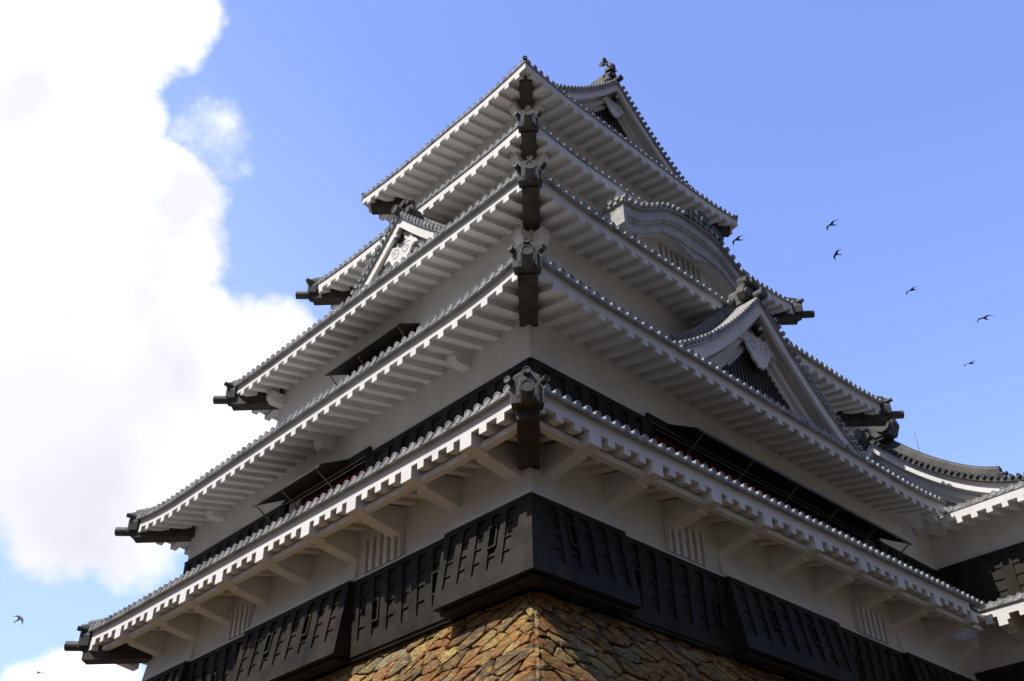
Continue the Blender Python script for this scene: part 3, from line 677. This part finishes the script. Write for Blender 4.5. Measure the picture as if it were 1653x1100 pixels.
    if kud:
        for sg in (-1, 1):
            s0, s1 = .25, S*kud_end; oo = -.88+vo-.16
            ridge('descending_ridge', lambda u: G(sg*(s0+(s1-s0)*u), .12+.10*max(0, u-.7)**2*8, oo), None, 14, .17*kq, .50*kq, g, n, .14*kq)
            p0 = G(sg*s1, .36*kq, oo); e = .1; dd = (G(sg*(s1+e), 0, oo)-G(sg*s1, 0, oo)).normalized(); dd = (dd+Z*.35).normalized()
            oni('y', p0+dd*.02, dd, n, kq*.42, .16*kq)
    # pendant
    if pend:
        c = O+n*(-ov+.17)-Z*(1.06*k*sl); K = k*1.12
        prof = [(-.16, .30), (-.22, .10), (-.42, .16), (-.60, .34), (-.70, .22), (-.62, .04), (-.80, -.06), (-.92, -.30), (-.72, -.24), (-.60, -.30), (-.50, -.52), (-.40, -.62), (-.34, -.78), (-.2, -.84), (-.1, -.98), (0, -.93)]
        pr = prof+[(-a, b) for a, b in prof[::-1][1:]]
        mb = MB().sweep([[c+t*(a*K)+Z*(b*K) for a, b in pr], [c+t*(a*K)+Z*(b*K)-n*.08 for a, b in pr]]); pe = mb.build('pendant', 'plaster', g)
        for sg in (-1, 1):     # carved scroll lines
            mb = MB(); pts = []
            for i in range(22):
                a = i/21*4.4*math.pi/1.6; r_ = .26*(1-i/26); pts.append(c+t*(sg*(.30+r_*math.cos(a+.6))*K)+Z*((-.22+r_*math.sin(a+.6))*K)+n*.004)
            for a_, b_ in zip(pts, pts[1:]): mb.cyl(a_, b_, .012, n=4)
            mb.build('scroll', 'recess', pe)
        b0 = c+Z*(.34*K); MB().cyl(b0, b0+n*.16, .20*K, .20*K, 6).build('boss', 'shut', pe); MB().cyl(b0+n*.16, b0+n*.26, .055, n=8).build('boss_pin', 'plaster', pe)
        # carved leaves running down along the inner board
        mb = MB()
        for sg in (-1, 1):
            for i in range(7):
                s = sg*(.55+i*.16)*k; p = G(s, -.93*k*sl, -ov-.05); mb.tile_end(p, n, .085*k, .08, 7)
        mb.build('carved_leaves', 'plaster', pe)
    return g
# chidori gable on roof 2 (right face)
gable(roofs[2], (.30, -9.20, 14.53), (0, -1, 0), (1, 0, 0), lambda s: 1.16*s-.060*s*s, 5.1, k=1.0, Lb=2.3, ridge_L=1.0, oniscale=1.05, ov=.5, kud_end=.80, floor=10.15)
# chidori gable on roof 3 (left face)
gable(roofs[3], (-8.50, -.80, 18.52), (-1, 0, 0), (0, -1, 0), lambda s: 1.06*s-.045*s*s, 3.7, k=.90, Lb=1.95, oniscale=.85, ov=.28, kud_end=.8, floor=15.0)
# top gable of roof 5, facing right, and its twin behind
g5 = gable(roofs[5], (XC5, -4.42, 29.12), (0, -1, 0), (1, 0, 0), drop5, 4.6, k=.72, Lb=4.3, oniscale=.8, ov=.45, kud_end=.72, floor=24.75)
gable(roofs[5], (XC5, 4.0, 29.12), (0, 1, 0), (1, 0, 0), drop5, 4.6, k=.72, Lb=4.2, oniscale=.8, ov=.45, kud_end=.72, floor=24.75)
# raised middle of the top ridge
m = MB(); slab(m, XC5-.26, XC5+.26, -3.9, 3.6, 29.2, 30.0); m.cyl((XC5, -4.05, 30.02), (XC5, 3.7, 30.02), .2, n=14); m.build('main_ridge', 'tile_dark', roofs[5], bevel=.02)

# fish-shaped ridge ornaments
def fish(y, sg):
    c = Vector((XC5, y, 30.1)); path = [(0, 0, .32), (.02, .16, .33), (.06, .34, .27), (.04, .50, .16), (-.06, .66, .11), (-.22, .78, .07), (-.34, .92, .04)]
    rings = []
    for a, h, r in path:
        rings.append([c+Vector((r*.75*math.cos(q), sg*(a+r*.9*math.sin(q)*.9), h+.15*r*math.sin(q))) for q in [i*math.pi/5 for i in range(10)]])
    o = MB().sweep(rings).build('fish_ornament', 'tile_dark', roofs[5], smooth=True)
    t = MB()
    for dx, dy_ in ((-.12, -.10), (.0, .16), (.12, -.06)):
        b = c+Vector((0, -sg*.30, .80)); e = b+Vector((dx, -sg*dy_, .42)); f = Vector((0, .07, 0)); q_ = Vector((.05, 0, 0)); mid = (b+e)/2+Vector((dx*.4, -sg*dy_*.9, 0))
        t.sweep([[b-q_-f, b+q_-f, b+q_+f, b-q_+f], [mid-q_*1.1-f, mid+q_*1.1-f, mid+q_*1.1+f, mid-q_*1.1+f], [e-q_*.1, e+q_*.1, e+q_*.1+f*.1, e-q_*.1+f*.1]])
    t.build('tail_fin', 'tile_dark', o)
    t = MB()
    for sx in (-1, 1):
        b = c+Vector((sx*.14, sg*.05, .14)); e = b+Vector((sx*.22, sg*.12, .14)); t.sweep([[b, b+Vector((0, .10, .04)), b+Vector((0, .08, .2)), b+Vector((0, 0, .18))], [e, e+Vector((0, .03, .0)), e+Vector((0, .03, .03)), e+Vector((0, 0, .03))]])
    t.build('fin', 'tile_dark', o)
fish(-4.1, -1); fish(3.75, 1)

# ------- undulating (kara) gable on roof 3, right face
KX, KY, KZ = -.15, -7.4, 18.80
KT = [(0, 0), (.5, .012), (1, .07), (1.5, .2), (1.9, .4), (2.45, .80), (2.9, 1.10), (3.4, 1.32), (3.9, 1.37), (4.2, 1.34)]
def kd(s):
    s = abs(s)
    if s >= 4.2: return 1.34
    for (a, b), (c_, d_) in zip(KT, KT[1:]):
        if s <= c_: 
            return b+(d_-b)*(s-a)/(c_-a)
def kds(s): return sum(kd(abs(s)+e) for e in (-.3, -.15, 0, .15, .3))/5 if abs(s) > .3 else kd(s)*.6
kg = bpy.data.objects.new('curved_gable', None); COL.objects.link(kg); kg.parent = roofs[3]
KS = 4.02; KN = 44; ksv = [KS*i/KN for i in range(-KN, KN+1)]
KP = lambda s, h, o: (KX+s, KY+o, KZ-kds(s)+h)
def kband(name, h0f, h1f, o0, o1, m='plaster_old', lim=1):
    return MB().sweep([[KP(s, h1f(s), o0), KP(s, h0f(s), o0), KP(s, h0f(s), o1), KP(s, h1f(s), o1)] for s in [a*lim for a in ksv]]).build(name, m, kg)
kw = lambda s: .85+.22*max(0, 1-abs(s)/2.2)
kband('verge_board', lambda s: -.42, lambda s: 0, 0, .14)
kband('verge_board', lambda s: -.52, lambda s: -.40, .05, .18)
kband('barge_board', lambda s: -kw(s), lambda s: -.50, .13, .26)
kband('barge_board', lambda s: -kw(s)-.05, lambda s: -kw(s)+.10, .10, .24, lim=.985)
kband('gable_soffit', lambda s: -kw(s)*.93, lambda s: -kw(s)*.93+.09, .2, 1.0, 'plaster', lim=.97)
# tile cover following the wave
mb = MB().sweep([[KP(s, .16, -.10), KP(s, .01, -.10), KP(s, .01, 2.2), KP(s, .16, 2.2)] for s in ksv])
for i in range(27):
    s = -3.98+i*(7.96/26)
    mb.grid([[KP(s+.085*math.cos(a), .15+.10*math.sin(a), o) for a in (0, .8, 1.57, 2.3, 3.14)] for o in (-.12, 1.0, 2.2)])
mb.build('tile_slope', 'tile', kg, smooth=True)
for i in range(27):
    s = -3.98+i*(7.96/26); rest_tiles.tile_end(KP(s, .20, -.18), (0, -1, 0), .10, .2, 12)
# closed end boxes with their own short eaves
for sg in (-1, 1):
    xx = KX+sg*(KS); mb = MB()
    slab(mb, *(sorted((xx+sg*.012, xx-sg*.145))), KY-.012, KY+1.9, KZ-1.34-.86, KZ-1.34+.035); mb.build('verge_board', 'plaster_old', kg)
    mb = MB()
    for i in range(6): rest_tiles.tile_end((xx+sg*.17, KY+.12+i*.31, KZ-1.34+.16), (sg, 0, 0), .095, .5, 12)
    slab(mb, *(sorted((xx-sg*.1, xx+sg*.10))), KY-.08, KY+1.9, KZ-1.34+.0, KZ-1.34+.10)
    mb.build('tile_edge', 'tile', kg, smooth=True)
    mb = MB(); slab(mb, *(sorted((xx-sg*.14, xx-sg*.95))), KY+.26, KY+1.0, KZ-1.34-.82, KZ-1.34-.62); mb.build('gable_soffit', 'plaster_old', kg)
# wall under the wave with two groups of four slots
kwz = [(KX+s, KZ-kds(s)-kw(s)*.9) for s in ksv]
kwall = MB().sweep([[(x, -6.70, 14.9), (x, -6.70, z), (x, -6.45, z), (x, -6.45, 14.9)] for x, z in kwz]).build('gable_wall', 'plaster', kg)
kslot = (-1.41, -1.11, -.81, -.51, -.15, .15, .44, .73)
for x in kslot:
    mb = MB(); slab(mb, x-.015, x+.12, -6.706, -6.60, 17.12, 17.68); mb.build('window_slot', 'recess', kwall)
# moon-shaped pendant under the crest
pts = [(-1.5, .02), (-1.1, -.10), (-.95, -.06), (-.72, -.22), (-.5, -.2), (-.38, -.36), (-.18, -.34), (0, -.46), (.18, -.34), (.38, -.36), (.5, -.2), (.72, -.22), (.95, -.06), (1.1, -.10), (1.5, .02), (1.2, .25), (0, .35), (-1.2, .25)]
MB().sweep([[(KX+a, KY+.16, KZ-1.05+b) for a, b in pts], [(KX+a, KY+.24, KZ-1.05+b) for a, b in pts]]).build('pendant', 'plaster_old', kg)
# ornament on the crest
mb = MB(); c = Vector((KX+.55, KY-.12, KZ+.42))
prof = [(-.42, -.32), (-.5, -.05), (-.34, .1), (-.36, .34), (-.16, .5), (.16, .5), (.36, .34), (.34, .1), (.5, -.05), (.42, -.32)]
mb.sweep([[c+Vector((p, 0, q)) for p, q in prof], [c+Vector((p, .34, q)) for p, q in prof]]); ko = mb.build('ridge_end_tile', 'tile_dark', kg, bevel=.02)
mb = MB()
for q_, r_ in ((Vector((-.62, -.05, -.1)), .21), (Vector((.62, -.05, -.1)), .21), (Vector((-.95, -.05, -.2)), .16), (Vector((.95, -.05, -.2)), .16), (Vector((0, -.10, .02)), .2)):
    MB().tile_end(c+q_, (0, -1, 0), r_, .3, 14).build('curl', 'tile_dark', ko, smooth=True)
m = MB(); slab(m, KX-.2, KX+.2, KY+.1, -5.5, KZ+.0, KZ+.35); m.cyl((KX, KY+.1, KZ+.4), (KX, -5.5, KZ+.4), .15, n=12); m.build('ridge', 'tile_dark', kg)

rest_rafters.build('rafters', 'plaster', keep, kind='stuff'); rest_tiles.build('tile_ends', 'tile', keep, smooth=True, kind='stuff')

# ------------------------------------------------------------------ joined turret on the right
tr = MB()
def tb(name, m, x0, x1, y0, y1, z0, z1, par=turret, **k):
    q = MB(); slab(q, x0, x1, y0, y1, z0, z1); return q.build(name, m, par, **k)
TY0, TY1 = -13.2, 1.6
tw1 = tb('wall', 'plaster', 10.5, 19, TY0, TY1, 1.86, 5.9); tw2 = tb('wall', 'plaster', 11.68, 18, TY0+1, TY1, 5.9, 10.4)
boards(tw1, fL(10.5), TY0, WY-.02, 1.9, 4.20, gap=.6, loops=((3, 0),)); boards(tw2, fL(11.68), TY0+1, W2Y-.02, 6.4, 8.50, gap=.8, laps=3, loops=((4, 0),))
m = MB(); hexf(m, fL(11.68), TY0+1, W2Y-.1, 8.502, 8.55, 0, .1); m.build('ledge', 'board', tw2); m = MB(); hexf(m, fL(10.5), TY0, WY-.1, 4.202, 4.25, 0, .1); m.build('ledge', 'board', tw1)
tr1 = bpy.data.objects.new('roof', None); COL.objects.link(tr1); tr1.parent = turret
trest = MB()
S1 = Side('L', 9.10, 20, -14.6, 3, 5.42, 5.42, .0, smin=0, smax=5.3); eave(tr1, S1, 1.4, lambda d: .36*d, None, 2.6, own=True, rest=trest, rfirst=.3, eo=.07)
for s in (.9, 2.9, 3.85): 
    z = S1.z(s); prof = [(-.006, -.0), (-.006, -.33), (.5, -.40), (.52, -.47), (.62, -.47), (1.45, -.62), (1.45, .2)]
    MB().sweep([[S1.P(s-.15, d, z+q) for d, q in prof], [S1.P(s+.15, d, z+q) for d, q in prof]]).build('bracket_arm', 'plaster', tr1)
tr2 = bpy.data.objects.new('roof', None); COL.objects.link(tr2); tr2.parent = turret
S2 = Side('L', 10.45, 20, -14.6, 3, 9.66, 9.66, .0, smin=0, smax=6.6); eave(tr2, S2, 1.25, lambda d: .42*d, None, 2.4, own=True, rest=trest, rfirst=.3, eo=.11)

# rounded beam at the joint with the keep
# verge gable
gable(turret, (12.25, -6.30, 14.88), (-1, 0, 0), (0, -1, 0), lambda s: 1.2*s-.088*s*s, 6.6, k=.85, Lb=2.2, ridge_L=1.3, tiles_r=.075, oniscale=2.1, ov=.55, pend=False, slat=False, kud_end=.68, floor=10.6, vo=.26, kq=1.25, tilemat='tile_dark')
MB().cyl((13.2, -7.85, 13.2), (13.2, -7.85, 15.1), .025, .015, 6).build('lightning_rod', 'steel', turret)

# ------------------------------------------------------------------ stone base
def clip(poly, n, c):   # keep n.p<=c
    out = []
    for i in range(len(poly)):
        a, b = poly[i], poly[(i+1) % len(poly)]; da = n[0]*a[0]+n[1]*a[1]-c; db = n[0]*b[0]+n[1]*b[1]-c
        if da <= 0: out.append(a)
        if (da < 0 < db) or (db < 0 < da):
            t = da/(da-db); out.append((a[0]+(b[0]-a[0])*t, a[1]+(b[1]-a[1])*t))
    return out
ZT, ZG = 1.85, -8.44
bx0, by0, bx1, by1 = -10.13, -8.58, 12.0, 8.85
off = lambda z: (lambda h: .42*h+.012*h*h)(ZT-z)
vs, fs, tints = [], [], []
PAL = [(.27, .18, .06), (.36, .245, .08), (.17, .115, .05), (.44, .31, .11), (.26, .215, .12), (.20, .165, .095), (.34, .16, .045), (.12, .07, .03), (.31, .23, .09)]
def stones(face, rs):
    L0, L1 = (bx0, bx1) if face in 'RB' else (by0, by1)
    H = ZT-ZG
    def pos(u, h, e):   # u along, h down, e outwards
        z = ZT-h; o = off(z)+e
        if face == 'L': return (bx0-o, u, z)
        if face == 'R': return (u, by0-o, z)
        if face == 'B': return (u, by1+o, z)
        return (bx1+o, u, z)
    ang = math.radians(17)
    ca, sa = math.cos(ang), math.sin(ang)
    # local metric: long axis tilts towards the corner (h grows downward)
    fwd = lambda u, h: ((u*ca+h*sa)/1.75, (-u*sa+h*ca)/.78)
    inv = lambda a, b: (a*1.75*ca-b*.78*sa, a*1.75*sa+b*.78*ca)
    cell = .37
    seeds = []
    ext = off(ZG)+1
    us = (L0-ext, L1+ext)
    cs = [fwd(u, h) for u in us for h in (-.5, H+.5)]
    a0, a1 = min(c[0] for c in cs), max(c[0] for c in cs); b0, b1 = min(c[1] for c in cs), max(c[1] for c in cs)
    grid = {}
    for i in range(int(a0/cell)-1, int(a1/cell)+2):
        for j in range(int(b0/cell)-1, int(b1/cell)+2):
            if rs.rand() < .13: continue
            a = (i+.5+(rs.rand()-.5)*.95+.5*(j % 2))*cell; b = (j+.5+(rs.rand()-.5)*.9)*cell; u, h = inv(a, b)
            if us[0] < u < us[1] and -.5 < h < H+.5: grid.setdefault((i, j), []).append((a, b)); seeds.append((i, j, a, b))
    for (i, j, a, b) in seeds:
        poly = [(a-1.2, b-1.2), (a+1.2, b-1.2), (a+1.2, b+1.2), (a-1.2, b+1.2)]
        for di in range(-3, 4):
            for dj in range(-3, 4):
                for (c, d) in grid.get((i+di, j+dj), ()):
                    if (c, d) == (a, b): continue
                    nx, ny = c-a, d-b; poly = clip(poly, (nx, ny), (c*c+d*d-a*a-b*b)/2)
                    if len(poly) < 3: break
        P = [inv(*p) for p in poly]
        P = clip(P, (0, -1), 0); P = clip(P, (0, 1), H)
        if len(P) < 3: continue
        # stop at the corner edge of the base (edge moves out with the batter, nearly straight): clip by chord lines in pieces
        def edge(P):
            hm = sum(p[1] for p in P)/len(P); z = ZT-hm; k = .42+.024*hm; o = off(z)
            # u >= L0 - (o + k (h-hm))
            P = clip(P, (-1, -k), -(L0-o+k*hm)); 
            if len(P) >= 3: P = clip(P, (1, -k), (L1+o-k*hm))
            return P
        P = edge(P)
        if len(P) < 3: continue
        cx = sum(p[0] for p in P)/len(P); cy = sum(p[1] for p in P)/len(P)
        # round the outline a little: cut corners
        Q = []
        for q in range(len(P)):
            p0, p1 = P[q], P[(q+1) % len(P)]
            for tt in (.16, .5, .84):
                Q.append((p0[0]+(p1[0]-p0[0])*tt+(rs.rand()-.5)*.03, p0[1]+(p1[1]-p0[1])*tt+(rs.rand()-.5)*.05))
        hgt = .03+.06*rs.rand(); tx, ty = (rs.rand()-.5)*.10, (rs.rand()-.5)*.10
        o = len(vs); nq = len(Q)
        def sh(p, g):  # shrink by absolute distance g toward centroid
            dx, dy = cx-p[0], cy-p[1]; l = math.hypot(dx, dy) or 1; g = min(g, l*.6); return (p[0]+dx/l*g, p[1]+dy/l*g)
        for g, e in ((.012, -.14), (.018, hgt*.2), (.036, hgt*.85), (.10, hgt*1.0)):
            for p in Q:
                r = sh(p, g); tilt = (r[0]-cx)*tx+(r[1]-cy)*ty if e > 0 else 0
                jit = (rs.rand()-.5)*.02 if e > .03 else 0
                vs.append(pos(r[0], r[1], e+tilt+jit))
        vs.append(pos(cx, cy, hgt*1.0+(rs.rand()-.5)*.05))
        flip = face in 'LB'
        for ring in range(3):
            for q in range(nq):
                k2 = (q+1) % nq; fs.append((o+ring*nq+q, o+ring*nq+k2, o+(ring+1)*nq+k2, o+(ring+1)*nq+q))
        for q in range(nq): fs.append((o+3*nq+q, o+3*nq+(q+1) % nq, o+4*nq))
        base = np.array(PAL[rs.randint(len(PAL))])*(.60+.5*rs.rand())
        tints.extend([tuple(base)+(1,)]*(4*nq+1))
for k, f in enumerate('LRBF'): stones(f, np.random.RandomState(11+k))
me = bpy.data.meshes.new('stone_base'); me.from_pydata(vs, [], fs)
ca_ = me.color_attributes.new('stone_tint', 'FLOAT_COLOR', 'POINT'); ca_.data.foreach_set('color', np.array(tints, dtype=np.float32).ravel())
bm = bmesh.new(); bm.from_mesh(me); bmesh.ops.recalc_face_normals(bm, faces=bm.faces); bm.to_mesh(me); bm.free()
for p in me.polygons: p.use_smooth = True
me.set_sharp_from_angle(angle=math.radians(38))
me.materials.append(M['stone'])
base = empty('stone_base', (0, 0, ZG), 'battered wall of rough rust and ochre stones under the keep', 'stone wall')
so_ = bpy.data.objects.new('stonework', me); COL.objects.link(so_); so_.parent = base; part_at(so_, base)
m = MB(); rows = []
for i in range(9):
    z = ZT-.01+(ZG-ZT)*i/8; o = off(z)-.07; rows.append([(bx0-o, by0-o, z), (bx1+o, by0-o, z), (bx1+o, by1+o, z), (bx0-o, by1+o, z)])
m.sweep(rows); o = m.build('core', 'shut', base); part_at(o, base)

# ------------------------------------------------------------------ ground
m = MB(); N = 8; m.add([(-1500, -1500, ZG), (1500, -1500, ZG), (1500, 1500, ZG), (-1500, 1500, ZG)], [(0, 1, 2, 3)])
m.build('ground', 'ground', None, kind='structure')

# ------------------------------------------------------------------ gulls
def make_bird(span, f, r, pos, label, flap=.10):
    """f heading, r wing direction (both world vectors)"""
    f = Vector(f).normalized(); r = Vector(r); r = (r-f*r.dot(f)).normalized(); u = r.cross(f)
    if u.z < 0: u = -u
    L = span*.42; rings = []
    for a, rad in ((-.55, .006), (-.48, .035), (-.2, .06), (.1, .065), (.33, .045), (.42, .04), (.5, .022), (.60, .004)):
        rings.append([f*(a*L)+r*(rad*L*1.9*math.cos(t))+u*(rad*L*1.9*math.sin(t)) for t in [i*math.pi/4 for i in range(8)]])
    root = empty('bird', pos, label, 'bird', 'birds circling round the keep')
    MB().sweep(rings).build('body', 'bird', root, smooth=True)
    for sg in (-1, 1):
        rows = []
        for w, fx, ch, hz in ((0, .12, .30, 0), (.2, .2, .30, .05), (.42, .20, .24, .08), (.62, .08, .18, .06), (.82, -.12, .11, .0), (1, -.36, .01, -.06)):
            c = r*(sg*w*span/2)+f*(fx*L)+u*(hz*span*flap*5); th = u*(.012*span*(1-w*.8))
            rows.append([c+f*(ch*L*.80), c+th, c-f*(ch*L*.80), c-th])
        MB().sweep(rows).build('wing', 'bird', root, smooth=True)
    MB().sweep([[-f*(.35*L)+r*.03*L, -f*(.35*L)-r*.03*L, -f*(.35*L)-r*.03*L-u*.02*L, -f*(.35*L)+r*.03*L-u*.02*L], [-f*(.78*L)+r*.13*L, -f*(.78*L)-r*.13*L, -f*(.78*L)-r*.13*L-u*.01*L, -f*(.78*L)+r*.13*L-u*.01*L]]).build('tail', 'bird', root)
ax = lambda a, b, c: R_*a+U_*b+dv*c      # headings given across / up / away as seen standing in front of the keep
for pos, span, f, r, lab in [
    ((22.7, 4.2, 38.6), 1.35, (-.8, .0, -.5), (.75, .62, -.9), 'small dark bird in flight just beyond the right tip of the topmost roof'),
    ((26.8, -.5, 39.3), 1.30, (-.8, .0, -.55), (.62, .68, -.8), 'dark bird soaring highest above the right side roofs'),
    ((27.8, .1, 37.7), 1.05, (-.9, .0, -.3), (.45, .80, -.6), 'dark bird flying with steep wings just below the highest bird'),
    ((32.3, -2.3, 35.7), 1.35, (-.8, -.1, -.5), (.78, .62, -.9), 'dark gliding bird halfway between the steep winged bird and the long winged bird'),
    ((36.5, -4.8, 34.1), 1.35, (-.7, .2, -.6), (.95, .5, -.9), 'long winged dark bird nearest the right border of the blue sky'),
    ((37.0, -2.9, 31.7), 1.3, (-.75, .0, -.6), (.8, .5, -.9), 'small dark bird lowest over the turret roof on the right'),
    ((-2.0, 47.5, 18.9), 1.15, (.5, .3, .6), (.95, -.42, -.5), 'pale grey bird gliding left of the lowest roof tip'),
    ((.3, 48.1, 16.0), .95, (.2, -.1, .9), (1, -.1, 0), 'tiny grey bird beside the small cloud under the lowest roof')]:
    make_bird(span, ax(*f), ax(*r), pos, lab)
